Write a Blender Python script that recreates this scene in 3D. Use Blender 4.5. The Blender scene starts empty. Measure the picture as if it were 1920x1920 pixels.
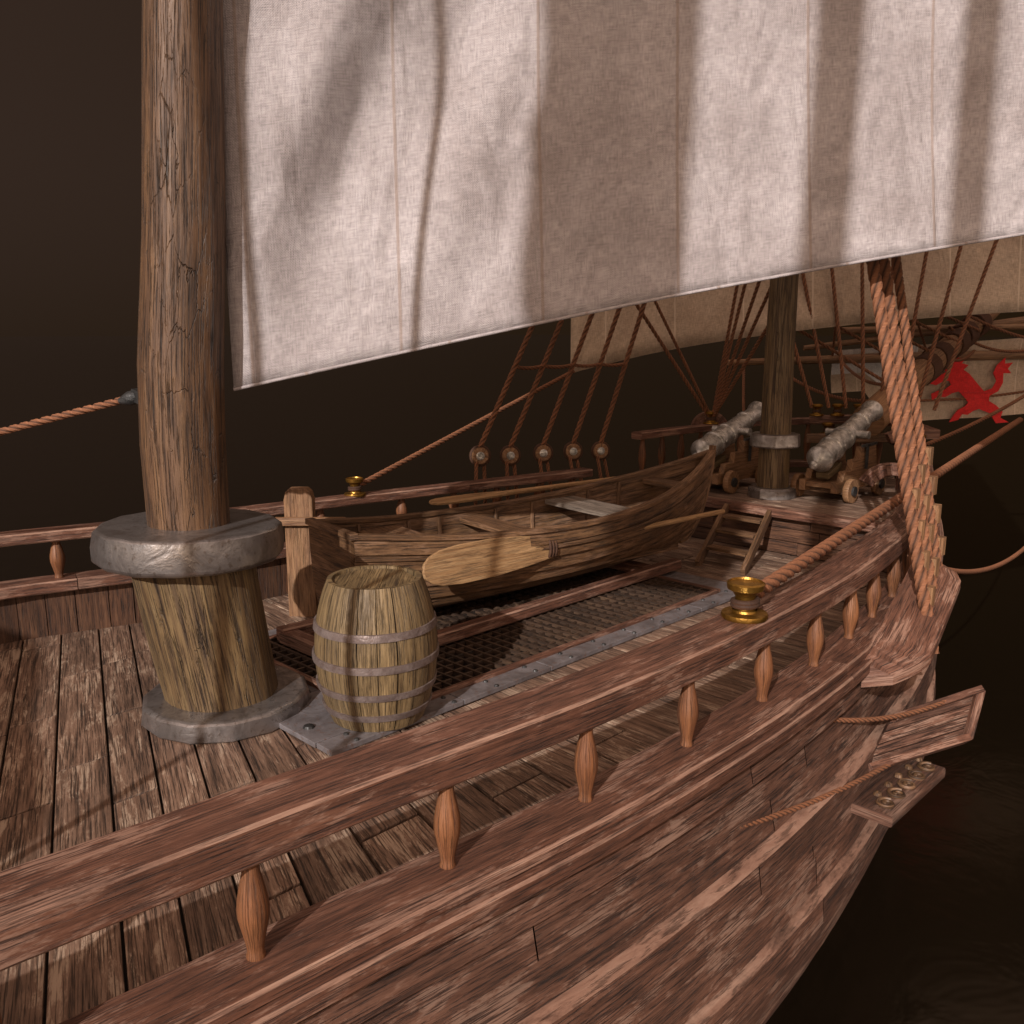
import bpy, math, random, bmesh, mathutils
from mathutils import Vector, Matrix
random.seed(7)
rad=math.radians
sc=bpy.context.scene
sc.view_settings.view_transform='Standard'
try: sc.view_settings.look='None'
except Exception: pass
sc.view_settings.exposure=0

# ---------------------------------------------------------------- materials
class NT:
    def __init__(s,name):
        s.m=bpy.data.materials.new(name); s.m.use_nodes=True
        s.t=s.m.node_tree; s.n=s.t.nodes; s.b=s.n['Principled BSDF']
    def add(s,typ,**k):
        x=s.n.new(typ)
        for a,b in k.items(): setattr(x,a,b)
        return x
    def lk(s,a,b): s.t.links.new(a,b)
    def noise(s,vec,scale,detail=6,rough=.6,dist=0):
        x=s.add('ShaderNodeTexNoise'); x.inputs['Scale'].default_value=scale
        x.inputs['Detail'].default_value=detail; x.inputs['Roughness'].default_value=rough
        x.inputs['Distortion'].default_value=dist
        s.lk(vec,x.inputs['Vector']); return x.outputs['Fac']
    def mapping(s,vec,scale,loc=(0,0,0),rot=(0,0,0)):
        x=s.add('ShaderNodeMapping'); x.inputs['Scale'].default_value=scale
        x.inputs['Location'].default_value=loc; x.inputs['Rotation'].default_value=rot
        s.lk(vec,x.inputs['Vector']); return x.outputs[0]
    def ramp(s,fac,stops):
        x=s.add('ShaderNodeValToRGB'); cr=x.color_ramp
        while len(cr.elements)<len(stops): cr.elements.new(.5)
        for e,(p,c) in zip(cr.elements,stops):
            e.position=p; e.color=(c[0],c[1],c[2],1) if hasattr(c,'__len__') else (c,c,c,1)
        s.lk(fac,x.inputs[0]); return x.outputs[0]
    def math(s,op,a,b=None,clamp=False):
        x=s.add('ShaderNodeMath',operation=op); x.use_clamp=clamp
        for i,v in enumerate((a,b)):
            if v is None: continue
            if isinstance(v,(int,float)): x.inputs[i].default_value=v
            else: s.lk(v,x.inputs[i])
        return x.outputs[0]
    def mix(s,fac,a,b,mode='MIX'):
        x=s.add('ShaderNodeMix',data_type='RGBA',blend_type=mode)
        for sock,v in ((x.inputs[0],fac),(x.inputs[6],a),(x.inputs[7],b)):
            if isinstance(v,(int,float)): sock.default_value=v
            elif isinstance(v,tuple): sock.default_value=(v[0],v[1],v[2],1)
            else: s.lk(v,sock)
        return x.outputs[2]
    def bump(s,h,strength=.5,dist=.01,prev=None):
        x=s.add('ShaderNodeBump'); x.inputs['Strength'].default_value=strength
        x.inputs['Distance'].default_value=dist; s.lk(h,x.inputs['Height'])
        if prev is not None: s.lk(prev,x.inputs['Normal'])
        return x.outputs[0]
    def uvrand(s):
        uv=s.add('ShaderNodeTexCoord').outputs['UV']
        r=s.add('ShaderNodeNewGeometry').outputs['Random Per Island']
        m=s.math('MULTIPLY',r,37.3)
        c=s.add('ShaderNodeCombineXYZ'); s.lk(m,c.inputs[0]); s.lk(m,c.inputs[1]); s.lk(m,c.inputs[2])
        a=s.add('ShaderNodeVectorMath',operation='ADD'); s.lk(uv,a.inputs[0]); s.lk(c.outputs[0],a.inputs[1])
        return a.outputs[0], r

def wood(name,dark,mid,light,patch=None,pf=.6,rough=.55,g=1.0,var=.35,bump=.6,crack=.7,gap=None):
    N=NT(name); uv,r=N.uvrand()
    n1=N.noise(N.mapping(uv,(2.0*g,36*g,1)),1,5,.72,.5)
    n2=N.noise(N.mapping(uv,(4.5*g,150*g,1)),1,3,.6,.2)
    col=N.ramp(n1,[(.32,dark),(.47,mid),(.68,light)])
    cr=N.ramp(n2,[(.36,0.0),(.46,1.0)])
    col=N.mix(crack,col,N.mix(1.0,col,cr,'MULTIPLY'))
    n3=N.noise(N.mapping(uv,(1.7,6.5,1)),1,6,.78,.3)
    if patch:
        pm=N.ramp(n3,[(.52,0.0),(.58,pf)])
        pm=N.math('MULTIPLY',pm,N.ramp(n2,[(.42,0.1),(.53,1.0)]))
        col=N.mix(pm,col,patch)
    col=N.mix(.8,col,N.mix(1.0,col,N.ramp(n3,[(.30,.42),(.5,1.0),(.7,1.15)]),'MULTIPLY'))
    br=N.math('ADD',N.math('MULTIPLY',r,var),1-var/2)
    comb=N.add('ShaderNodeCombineColor')
    for i in range(3): N.lk(br,comb.inputs[i])
    col=N.mix(1.0,col,comb.outputs[0],'MULTIPLY')
    h=N.math('ADD',N.math('MULTIPLY',n1,.6),N.math('MULTIPLY',cr,.5))
    if gap:   # fine drying cracks
        v=N.add('ShaderNodeTexVoronoi',feature='DISTANCE_TO_EDGE'); v.inputs['Scale'].default_value=1
        dn=N.noise(N.mapping(uv,(6,14,1)),1,3,.6)
        ad=N.add('ShaderNodeVectorMath',operation='ADD'); sca=N.add('ShaderNodeVectorMath',operation='SCALE')
        N.lk(dn,sca.inputs[0]); sca.inputs['Scale'].default_value=.5
        N.lk(N.mapping(uv,(gap[0],gap[1],1)),ad.inputs[0]); N.lk(sca.outputs[0],ad.inputs[1]); N.lk(ad.outputs[0],v.inputs['Vector'])
        gm=N.ramp(v.outputs['Distance'],[(.0,.0),(.02,1.0)])
        gm=N.mix(N.ramp(n3,[(.42,1.0),(.55,0.0)]),(1,1,1),gm)
        col=N.mix(.6,col,N.mix(1.0,col,gm,'MULTIPLY')); h=N.math('ADD',h,N.math('MULTIPLY',gm,.8))
    N.lk(col,N.b.inputs['Base Color'])
    rr=N.ramp(n1,[(.3,rough+.15),(.7,rough-.12)])
    N.lk(rr,N.b.inputs['Roughness'])
    N.lk(N.bump(h,bump,.012),N.b.inputs['Normal'])
    return N.m

def metal(name,c1,c2,rough=.42,met=.75,sc_=9,bump=.5,spots=None):
    N=NT(name); o=N.add('ShaderNodeTexCoord').outputs['Object']
    n=N.noise(o,sc_,4,.6,.6); n2=N.noise(o,sc_*5,3,.7)
    col=N.ramp(n,[(.35,c1),(.65,c2)])
    if spots: col=N.mix(N.ramp(n2,[(.56,0.0),(.68,.7)]),col,spots)
    N.lk(col,N.b.inputs['Base Color']); N.b.inputs['Metallic'].default_value=met
    N.lk(N.ramp(n,[(.3,rough+.15),(.7,rough-.08)]),N.b.inputs['Roughness'])
    h=N.math('ADD',n,N.math('MULTIPLY',n2,.18))
    N.lk(N.bump(h,bump,.03),N.b.inputs['Normal'])
    return N.m

def cloth(name,c1,c2,seam,panel=.95,weave=.016,sf=.6):
    N=NT(name); uv=N.add('ShaderNodeTexCoord').outputs['UV']
    n=N.noise(uv,1.1,5,.7,.3); n2=N.noise(uv,14,3,.7)
    col=N.ramp(n,[(.3,c1),(.68,c2)])
    col=N.mix(.5,col,N.mix(1.0,col,N.ramp(n2,[(.3,.72),(.7,1.12)]),'MULTIPLY'))
    s=N.add('ShaderNodeSeparateXYZ'); N.lk(uv,s.inputs[0])
    def wv(c,per):
        a=N.math('MULTIPLY',c,2*math.pi/per); return N.math('SINE',a)
    wx=wv(s.outputs[0],weave); wy=wv(s.outputs[1],weave)
    w=N.math('MULTIPLY',wx,wy)
    nb=N.noise(N.mapping(uv,(120,12,1)),1,3,.6); nc=N.noise(N.mapping(uv,(12,120,1)),1,3,.6)
    thr=N.math('ADD',nb,nc)
    col=N.mix(.6,col,N.mix(1.0,col,N.ramp(N.math('MULTIPLY',thr,.5),[(.38,.5),(.58,1.15)]),'MULTIPLY'))
    col=N.mix(.3,col,N.mix(1.0,col,N.ramp(N.math('ADD',N.math('MULTIPLY',w,.5),.5),[(.0,.6),(1,1.1)]),'MULTIPLY'))
    fr=N.math('FRACT',N.math('DIVIDE',s.outputs[0],panel))
    d=N.math('ABSOLUTE',N.math('SUBTRACT',fr,.5))
    sm=N.ramp(d,[(.007,sf),(.014,0.0)])
    col=N.mix(sm,col,seam)
    N.lk(col,N.b.inputs['Base Color']); N.b.inputs['Roughness'].default_value=.9
    h=N.math('ADD',N.math('MULTIPLY',w,.25),N.math('ADD',N.math('MULTIPLY',thr,1.4),N.math('MULTIPLY',sm,1.0)))
    b1=N.bump(h,.6,.007)
    big=N.noise(N.mapping(uv,(1.6,.7,1),rot=(0,0,.5)),1.5,2,.5,.8)
    N.lk(N.bump(big,.5,.2,b1),N.b.inputs['Normal'])
    return N.m

def rope_mat(name,c1,c2):
    N=NT(name); o=N.add('ShaderNodeTexCoord'); uv=o.outputs['UV']
    n=N.noise(N.mapping(uv,(60,20,1)),1,3,.7); n2=N.noise(o.outputs['Object'],3,3,.6)
    s=N.add('ShaderNodeSeparateXYZ'); N.lk(uv,s.inputs[0])
    col=N.ramp(n,[(.3,c1),(.7,c2)])
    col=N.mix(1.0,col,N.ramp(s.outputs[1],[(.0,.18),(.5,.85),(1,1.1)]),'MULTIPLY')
    col=N.mix(.5,col,N.mix(1.0,col,N.ramp(n2,[(.3,.6),(.7,1.2)]),'MULTIPLY'))
    N.lk(col,N.b.inputs['Base Color']); N.b.inputs['Roughness'].default_value=.8
    N.lk(N.bump(n,.5,.004),N.b.inputs['Normal'])
    return N.m

M={}
M['rail']=wood('rail_wood',(.045,.018,.010),(.125,.052,.031),(.21,.098,.062),patch=(.33,.205,.15),pf=.6,var=.2)
M['edge']=wood('worn_edge_wood',(.12,.06,.04),(.26,.145,.10),(.38,.24,.175),var=.2,crack=.5)
M['deck']=wood('deck_wood',(.05,.028,.018),(.17,.10,.066),(.29,.19,.135),patch=(.40,.30,.22),pf=.8,var=.4,bump=.9,g=.8)
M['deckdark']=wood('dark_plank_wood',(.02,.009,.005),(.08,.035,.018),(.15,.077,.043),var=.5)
M['hull']=wood('hull_wood',(.033,.014,.008),(.105,.047,.029),(.185,.095,.064),patch=(.30,.20,.15),pf=.5,var=.4,bump=.8)
M['mast']=wood('mast_wood',(.035,.018,.008),(.12,.073,.032),(.22,.15,.07),g=.7,var=.0,bump=.9,gap=(.7,9))
M['mastred']=wood('mast_red_wood',(.025,.012,.005),(.09,.045,.021),(.17,.095,.047),g=.7,var=.0,bump=.9,gap=(2.2,9))
M['barrel']=wood('barrel_wood',(.05,.028,.012),(.15,.10,.045),(.27,.19,.095),var=.4,g=1.3)
M['boat']=wood('boat_wood',(.035,.017,.008),(.125,.063,.028),(.22,.122,.06),patch=(.28,.17,.11),pf=.4,var=.3)
M['oar']=wood('oar_wood',(.22,.115,.048),(.38,.22,.10),(.50,.32,.16),var=.2,crack=.4)
M['post']=wood('post_wood',(.10,.045,.02),(.23,.118,.055),(.33,.19,.095),var=.2,crack=.5)
M['balus']=wood('baluster_wood',(.07,.023,.009),(.165,.062,.023),(.25,.107,.045),var=.2,crack=.5)
M['grey']=wood('grey_wood',(.08,.06,.047),(.17,.135,.105),(.29,.235,.19),var=.3)
M['gbar']=wood('grating_wood',(.015,.008,.004),(.05,.028,.017),(.09,.055,.033),var=.5)
M['iron']=metal('hammered_metal',(.17,.15,.14),(.37,.345,.335),.32,.78,5,.36,(.13,.10,.08))
M['plate']=metal('grey_metal_plate',(.12,.105,.105),(.24,.225,.235),.5,.35,5,.4,(.15,.085,.06))
M['hoop']=metal('barrel_hoop_metal',(.13,.095,.085),(.24,.195,.18),.45,.4,10,.4,(.13,.08,.06))
M['dark']=metal('dark_iron',(.03,.03,.03),(.08,.08,.08),.45,.6,12)
M['cannon']=metal('cannon_metal',(.2,.195,.185),(.62,.61,.59),.3,.7,11,.5)
M['brass']=metal('brass',(.18,.09,.015),(.38,.21,.045),.34,.9,12,.3)
M['rope']=rope_mat('rope_fibre',(.13,.047,.021),(.30,.125,.056))
M['sail']=cloth('sail_cloth',(.33,.29,.285),(.50,.46,.465),(.26,.19,.15))
M['sail2']=cloth('tan_sail_cloth',(.47,.345,.245),(.64,.50,.37),(.75,.62,.48))
M['flagw']=cloth('pale_sail_cloth',(.74,.70,.69),(.84,.81,.80),(.5,.43,.4))
M['red']=cloth('red_cloth',(.6,.014,.012),(.78,.03,.03),(.4,.02,.02))
N=NT('gap_shade_dark'); N.b.inputs['Base Color'].default_value=(.012,.008,.005,1); N.b.inputs['Roughness'].default_value=.95; M['gapshade']=N.m  # near-black colour stands in for shade below the grating and in gaps
N=NT('sea_water'); o=N.add('ShaderNodeTexCoord').outputs['Object']
N.b.inputs['Base Color'].default_value=(.006,.004,.002,1); N.b.inputs['Roughness'].default_value=.2
w1=N.noise(N.mapping(o,(1,1,1)),.8,4,.6,.5)
N.lk(N.bump(w1,.2,.12),N.b.inputs['Normal']); M['water']=N.m

# ---------------------------------------------------------------- mesh builder
class MB:
    def __init__(s): s.V=[];s.F=[];s.U=[];s.M=[]; s.names=[]
    def mi(s,m):
        if m not in s.names: s.names.append(m)
        return s.names.index(m)
    def grid(s,P,UV,mat,cu=False,cv=False,alt=None):
        b=len(s.V); R=len(P); C=len(P[0]); k=s.mi(mat); ka=s.mi('edge') if alt else k
        for r in P: s.V+= [tuple(x) for x in r]
        for i in range(R if cu else R-1):
            for j in range(C if cv else C-1):
                i2=(i+1)%R; j2=(j+1)%C
                s.F.append((b+i*C+j,b+i2*C+j,b+i2*C+j2,b+i*C+j2))
                u=UV(i,j);v=UV(i+1,j);w=UV(i+1,j+1);x=UV(i,j+1)
                s.U+=[u,v,w,x]; s.M.append(ka if (alt and j in alt) else k)
        return b
    def face(s,idx,uvs,mat):
        s.F.append(tuple(idx)); s.U+=uvs; s.M.append(s.mi(mat))
    def sweep(s,pts,prof,mat,up=(0,0,1),caps=True,scl=None,closed=True,uo=0):
        pts=[Vector(p) for p in pts]; up=Vector(up); n=len(pts)
        rows=[];L=[0]
        for i,p in enumerate(pts):
            t=(pts[min(i+1,n-1)]-pts[max(i-1,0)]).normalized()
            sd=t.cross(up)
            if sd.length<1e-4: sd=t.cross(Vector((1,0,0)))
            sd.normalize(); uu=sd.cross(t).normalized()
            k=scl[i] if scl else 1
            rows.append([p+sd*a*k+uu*b*k for a,b in prof])
            if i: L.append(L[-1]+(p-pts[i-1]).length)
        pl=[0]
        for j in range(len(prof)):
            a=prof[j];b=prof[(j+1)%len(prof)]; pl.append(pl[-1]+math.hypot(a[0]-b[0],a[1]-b[1]))
        alt=(1,3,5,7) if (mat=='rail' and len(prof)==8) else None
        b=s.grid(rows,lambda i,j:(L[i]+uo,pl[j]),mat,cv=closed,alt=alt)
        C=len(prof)
        if caps and closed:
            s.face([b+j for j in range(C)],[(prof[j][0]*.3,prof[j][1]) for j in range(C)],mat)
            e=b+(n-1)*C
            s.face([e+j for j in reversed(range(C))],[(prof[j][0]*.3+.5,prof[j][1]) for j in reversed(range(C))],mat)
    def slab(s,a,b,w,h,mat,up=(0,0,1),ch=0):
        w/=2;h/=2
        if ch: pr=[(-w+ch,-h),(w-ch,-h),(w,-h+ch),(w,h-ch),(w-ch,h),(-w+ch,h),(-w,h-ch),(-w,-h+ch)]
        else: pr=[(-w,-h),(w,-h),(w,h),(-w,h)]
        s.sweep([a,b],pr,mat,up)
    def tube(s,pts,r,mat,n=12,scl=None,up=(0,0,1)):
        s.sweep(pts,[(r*math.cos(2*math.pi*i/n),r*math.sin(2*math.pi*i/n)) for i in range(n)],mat,up,scl=scl)
    def lathe(s,prof,o,axis,mat,n=20,jit=0,a0=0,a1=None):
        o=Vector(o);ax=Vector(axis).normalized()
        h=Vector((1,0,0)) if abs(ax.x)<.9 else Vector((0,1,0))
        e1=ax.cross(h).normalized(); e2=ax.cross(e1)
        full=a1 is None
        if full: a1=a0+2*math.pi
        cols=n if full else n+1
        ph=[random.random()*6.28 for _ in range(3)]
        rows=[]
        for r,z in prof:
            row=[]
            for j in range(cols):
                a=a0+(a1-a0)*j/n
                rr=r*(1+jit*(math.sin(3*a+ph[0])+.7*math.sin(7*a+ph[1])+.5*math.sin(z*9+ph[2]+a)))
                row.append(o+ax*z+(e1*math.cos(a)+e2*math.sin(a))*rr)
            rows.append(row)
        rm=max(r for r,z in prof)
        L=[0]
        for i in range(1,len(prof)): L.append(L[-1]+math.hypot(prof[i][0]-prof[i-1][0],prof[i][1]-prof[i-1][1]))
        s.grid(rows,lambda i,j:(L[i],(a1-a0)*j/n*rm) if i<len(L) else (0,0),mat,cv=full)
    def prism(s,pts,off,mat,grain=None):
        pts=[Vector(p) for p in pts]; off=Vector(off)
        if grain is None: grain=pts[1]-pts[0]
        g=Vector(grain).normalized(); nn=off.normalized(); h=nn.cross(g)
        b=len(s.V); n=len(pts)
        s.V+=[tuple(p) for p in pts]+[tuple(p+off) for p in pts]
        uv=[(p.dot(g),p.dot(h)) for p in pts]
        s.face([b+i for i in range(n)],list(uv),mat)
        s.face([b+n+i for i in reversed(range(n))],[uv[i] for i in reversed(range(n))],mat)
        for i in range(n):
            j=(i+1)%n; o=off.length
            s.face([b+i,b+n+i,b+n+j,b+j],[uv[i],(uv[i][0],uv[i][1]+o),(uv[j][0],uv[j][1]+o),uv[j]],mat)
    def rope(s,a,b,r,sag=0,mat='rope'):
        a=Vector(a);b=Vector(b); L=(b-a).length
        pitch=r*3.0; turns=L/pitch   # one strand per pitch
        seg=max(2,int(turns*3)); K=9
        t=(b-a).normalized(); e1=t.cross(Vector((0,0,1)))
        if e1.length<1e-3:e1=Vector((1,0,0))
        e1.normalize(); e2=t.cross(e1)
        rows=[]
        for i in range(seg+1):
            f=i/seg; c=a.lerp(b,f)-Vector((0,0,sag*4*f*(1-f)))
            tw=2*math.pi*f*turns/3
            row=[]
            for j in range(K):
                an=2*math.pi*j/K+tw
                row.append(c+(e1*math.cos(an)+e2*math.sin(an))*(r*1.05 if j%3!=0 else r*.78))
            rows.append(row)
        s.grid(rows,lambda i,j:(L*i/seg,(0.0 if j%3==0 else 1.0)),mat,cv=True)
    def obj(s,name,parent=None,smooth=None,bevel=0):
        me=bpy.data.meshes.new(name+'_mesh'); me.from_pydata(s.V,[],s.F)
        ul=me.uv_layers.new(name='UVMap')
        flat=[c for uv in s.U for c in uv]
        ul.data.foreach_set('uv',flat)
        for m in s.names: me.materials.append(M[m])
        me.polygons.foreach_set('material_index',s.M)
        me.update()
        bm=bmesh.new(); bm.from_mesh(me); bmesh.ops.recalc_face_normals(bm,faces=bm.faces); bm.to_mesh(me); bm.free()
        if smooth is not None:
            me.polygons.foreach_set('use_smooth',[True]*len(me.polygons))
            me.set_sharp_from_angle(angle=rad(smooth))
        o=bpy.data.objects.new(name,me); sc.collection.objects.link(o)
        if parent: o.parent=parent
        if bevel:
            md=o.modifiers.new('bevel','BEVEL'); md.width=bevel; md.segments=2; md.limit_method='ANGLE'; md.angle_limit=rad(40)
        return o
def empty(name,parent=None):
    o=bpy.data.objects.new(name,None); sc.collection.objects.link(o)
    if parent:o.parent=parent
    return o

def herm(tab,s,k):
    if s<=tab[0][0]: return tab[0][k]
    if s>=tab[-1][0]: return tab[-1][k]
    for i in range(len(tab)-1):
        if s<=tab[i+1][0]: break
    def sl(i):
        a=max(i-1,0);b=min(i+1,len(tab)-1)
        return (tab[b][k]-tab[a][k])/(tab[b][0]-tab[a][0])
    x0,x1=tab[i][0],tab[i+1][0];h=x1-x0;t=(s-x0)/h
    return (2*t**3-3*t*t+1)*tab[i][k]+(t**3-2*t*t+t)*h*sl(i)+(-2*t**3+3*t*t)*tab[i+1][k]+(t**3-t*t)*h*sl(i+1)
def arr(a,b,st):
    n=max(1,int(round((b-a)/st))); return [a+(b-a)*i/n for i in range(n+1)]

STB=[(-9,-2.35,.98),(-5,-2.62,.96),(-1.31,-2.84,.95),(.05,-2.95,.95),(.9,-2.97,.95),(1.81,-2.95,.95),(3.09,-2.84,.95),(5.05,-2.5,.95),(6.2,-2.16,.95),(7.4,-1.74,.96),(8.6,-1.25,1.02),(9.6,-.72,1.1),(10.1,-.35,1.15)]
PRT=[(-9,2.3,.98),(-5,2.6,.95),(-2,2.62,.92),(-.5,2.47,.9),(0,2.34,.9),(.56,2.2,.9),(1.76,2.07,.89),(2.9,2.05,.86),(4.25,1.95,.83),(5.85,1.68,.83),(7,1.5,.85),(8.5,1.1,.95),(9.6,.5,1.1),(10.1,-.1,1.15)]
def S(s,dz=0,dw=0,z=None): return (s,herm(STB,s,1)-dw,(herm(STB,s,2) if z is None else z)+dz)
def P(s,dz=0,dw=0,z=None): return (s,herm(PRT,s,1)+dw,(herm(PRT,s,2) if z is None else z)+dz)
def rect(w,h,ch=.012):
    w/=2;h/=2
    return [(-w+ch,-h),(w-ch,-h),(w,-h+ch),(w,h-ch),(w-ch,h),(-w+ch,h),(-w,h-ch),(-w,-h+ch)]
def chunks(a,b,L):
    out=[];x=a
    while x<b-.05:
        y=min(b,x+L*random.uniform(.85,1.15)); 
        if b-y<.5:y=b
        out.append((x,y)); x=y
    return out

ship=empty('sailing_ship')
# ---- hull outside strakes (each strake laps the one below)
def hull(F):
    mb=MB()
    prof=[(.10,.385),(.10,.28),(.20,.27),(.22,.11),(.14,.10),(.17,-.12),(.20,-.32),(.30,-.33),(.31,-.5),(.22,-.51),(.24,-.72),(.25,-.95),(.33,-.96),(.33,-1.12),(.24,-1.13),(.22,-1.32),(.18,-1.52),(.12,-1.74),(.02,-1.98),(-.12,-2.25),(-.5,-2.8)]
    for i in range(len(prof)-1):
        (d0,z0),(d1,z1)=prof[i],prof[i+1]
        wide=abs(z1-z0)>.05
        cs=((d0,z0),(d1+.016,z1+.004),(d1-.01,z1-.002)) if wide else ((d0,z0),(d1,z1))
        for (a,b) in chunks(-9,10.1,2.8 if wide else 30):
            ss=arr(a+.004,b-.004,.25); rows=[]
            for x in ss:
                k=min(1,max(0,(10.1-x)/3.5)); k=k**.5
                rows.append([F(x,0,d*k, z) for d,z in cs])
            mb.grid(rows,lambda i,j,ss=ss,cs=cs:(ss[min(i,len(ss)-1)],cs[min(j,len(cs)-1)][1]+.03*j),'hull' if wide else 'edge')
    return mb
hull(S).obj('hull_side_starboard',ship)
hull(P).obj('hull_side_port',ship)
# ---- bulwark walls
mb=MB()
for F,hh in ((S,.40),(P,.44)):
    x=-8.9
    while x<6.55:
        w=random.uniform(.19,.27)
        a=Vector(F(x+.004,0,0,z=0)); b=Vector(F(x+w-.004,0,0,z=0))
        m=(a+b)/2
        t=(b-a)
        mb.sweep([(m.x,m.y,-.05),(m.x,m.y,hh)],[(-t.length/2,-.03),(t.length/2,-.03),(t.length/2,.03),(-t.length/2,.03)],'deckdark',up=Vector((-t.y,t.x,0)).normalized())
        x+=w
mb.obj('bulwark_planks',ship)
# ---- deck planks
mb=MB()
def kk(s):
    t=min(1,max(0,(s+.3)/2.3)); return .37*(1-(3*t*t-2*t**3))
s=-9.0
while s<6.6:
    w=random.uniform(.25,.31)
    y0=herm(STB,s,1)-.02; y1=herm(PRT,min(s,9),1)+.12
    y=y0-random.uniform(0,1)
    while y<y1:
        L=random.uniform(.9,1.7); z=random.uniform(0,.006)
        a,b=max(y,y0),min(y+L,y1)
        if b-a>.05:
            g=.007
            c=[(s+g,a+g),(s+w-g,a+g),(s+w-g,b-g),(s+g,b-g)]
            c=[(min(px+kk(px)*py,6.62),py) for px,py in c]
            top=[(px,py,z+random.uniform(0,.003)) for px,py in c]
            bs=len(mb.V); mb.V+=top+[(px,py,-.04) for px,py,_ in top]
            uv=[(a,0),(a,w),(b,w),(b,0)]
            mb.face([bs,bs+1,bs+2,bs+3],uv,'deck')
            for i in range(4):
                j=(i+1)%4; mb.face([bs+i,bs+4+i,bs+4+j,bs+j],[uv[i],(uv[i][0]+.03,uv[i][1]+.03),(uv[j][0]+.03,uv[j][1]+.03),uv[j]],'deck')
        y+=L
    s+=w
mb.obj('deck_planks',ship,bevel=.006)
mb=MB()
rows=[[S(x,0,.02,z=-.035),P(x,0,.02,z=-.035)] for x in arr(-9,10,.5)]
mb.grid(rows,lambda i,j:(i,j),'gapshade'); mb.obj('deck_base',ship)

# ---- forecastle platform
mb=MB()
s=6.6
while s<9.9:
    w=random.uniform(.2,.26); y0=herm(STB,s+w/2,1)+.05; y1=herm(PRT,s+w/2,1)-.05
    y=y0
    while y<y1-.1:
        L=min(random.uniform(1.2,2.2),y1-y)
        mb.slab((s+w/2,y+.004,.475),(s+w/2,y+L-.004,.475),w-.01,.05+random.uniform(0,.006),'deck')
        y+=L
    s+=w
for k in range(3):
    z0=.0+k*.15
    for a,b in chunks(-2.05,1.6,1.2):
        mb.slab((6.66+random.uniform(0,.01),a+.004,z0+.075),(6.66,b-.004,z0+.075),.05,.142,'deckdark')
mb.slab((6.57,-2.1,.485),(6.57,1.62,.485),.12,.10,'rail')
mb.obj('forecastle_deck',ship,bevel=.006)
mb=MB()
for dy in (-.0,.55):
    mb.slab((5.45,-.75+dy,.03),(6.5,-.45+dy,.47),.05,.11,'boat')
for k in (.3,.6,.85):
    a=Vector((5.45,-.75,.03)).lerp(Vector((6.5,-.45,.47)),k)
    mb.slab(a+Vector((0,.03,0)),a+Vector((0,.52,0)),.16,.035,'boat')
mb.obj('wooden_ladder',None,bevel=.005)

# ---------------------------------------------------------------- railings
def baluster(mb,x,y,z0,z1,r=.052):
    h=z1-z0; pr=[(0,0),(.6,0),(.6,.03),(.52,.06),(.58,.14),(.78,.28),(.98,.42),(1,.5),(.95,.6),(.75,.76),(.56,.88),(.52,.95),(.62,.97),(.62,1),(0,1)]
    mb.lathe([(r*a,h*b) for a,b in pr],(x,y,z0),(0,0,1),'balus',12)
rs=empty('deck_railing')
mb=MB()
for a,b in ((-8.9,-3.2),(-3.2,4.1),(4.1,10.0)):
    mb.sweep([S(x,-.075) for x in arr(a+.001,b-.001,.12)],rect(.27,.15,.012),'rail',uo=a)
mb.obj('top_rail',rs)
mb=MB()
for a,b in ((-8.9,-4),(-4,2.6),(2.6,10.0)):
    mb.sweep([S(x,.415,.10,z=0) for x in arr(a+.001,b-.001,.12)],rect(.30,.06,.012),'rail')
    mb.sweep([S(x,.335,.24,z=0) for x in arr(a+.001,b-.001,.12)],rect(.10,.09,.012),'rail')
mb.obj('lower_rail',rs)
mb=MB()
for x in [-4.6,-3.8,-3.0,-2.2,-1.4,-.6,.17,.95,1.73,2.45,3.11,3.68,4.3,4.9,5.5,6.1,6.7,7.3,7.9]:
    q=S(x,0,.08); baluster(mb,q[0],q[1],.445,q[2]-.15,.054)
mb.obj('balusters',rs,smooth=40)
rp=empty('deck_railing')
mb=MB()
for a,b in chunks(-8.9,5.85,2.4):
    mb.sweep([P(x,-.04) for x in arr(a+.002,b-.002,.15)],rect(.2,.09,.012),'rail')
mb.obj('top_rail',rp)
mb=MB()
for a,b in chunks(-8.9,9.9,2.8):
    mb.sweep([P(x,.44,.0,z=0) for x in arr(a+.002,b-.002,.15)],rect(.24,.1,.012),'rail')
mb.obj('lower_rail',rp)
mb=MB()
for x in [-5.2,-4.2,-3.2,-2.2,-1.15,-.15,1.1,2.2,3.2,3.9,4.5,5.1,5.6]:
    q=P(x); baluster(mb,q[0],q[1],.49,q[2]-.085,.06)
mb.obj('balusters',rp,smooth=40)
rf=empty('forecastle_railing')
mb=MB()
pts=[(6.75,1.62,1.17),(7.6,1.6,1.17),(8.4,1.5,1.17),(9.1,1.25,1.2),(9.6,.8,1.22),(9.9,.2,1.25),(9.95,-.45,1.25)]
mb.sweep(pts,rect(.17,.09,.01),'rail')
mb.sweep([(x,y,.6) for x,y,z in pts],rect(.15,.09,.01),'rail')
mb.slab((9.3,-1.15,1.2),(9.97,-.5,1.25),.2,.12,'rail',ch=.01)
mb.obj('rails',rf)
mb=MB()
for i in range(len(pts)-1):
    a=Vector(pts[i]);b=Vector(pts[i+1])
    for f in (.15,.65):
        q=a.lerp(b,f); baluster(mb,q.x,q.y,.645,q.z-.045,.05)
mb.obj('balusters',rf,smooth=40)
mb=MB()
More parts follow.
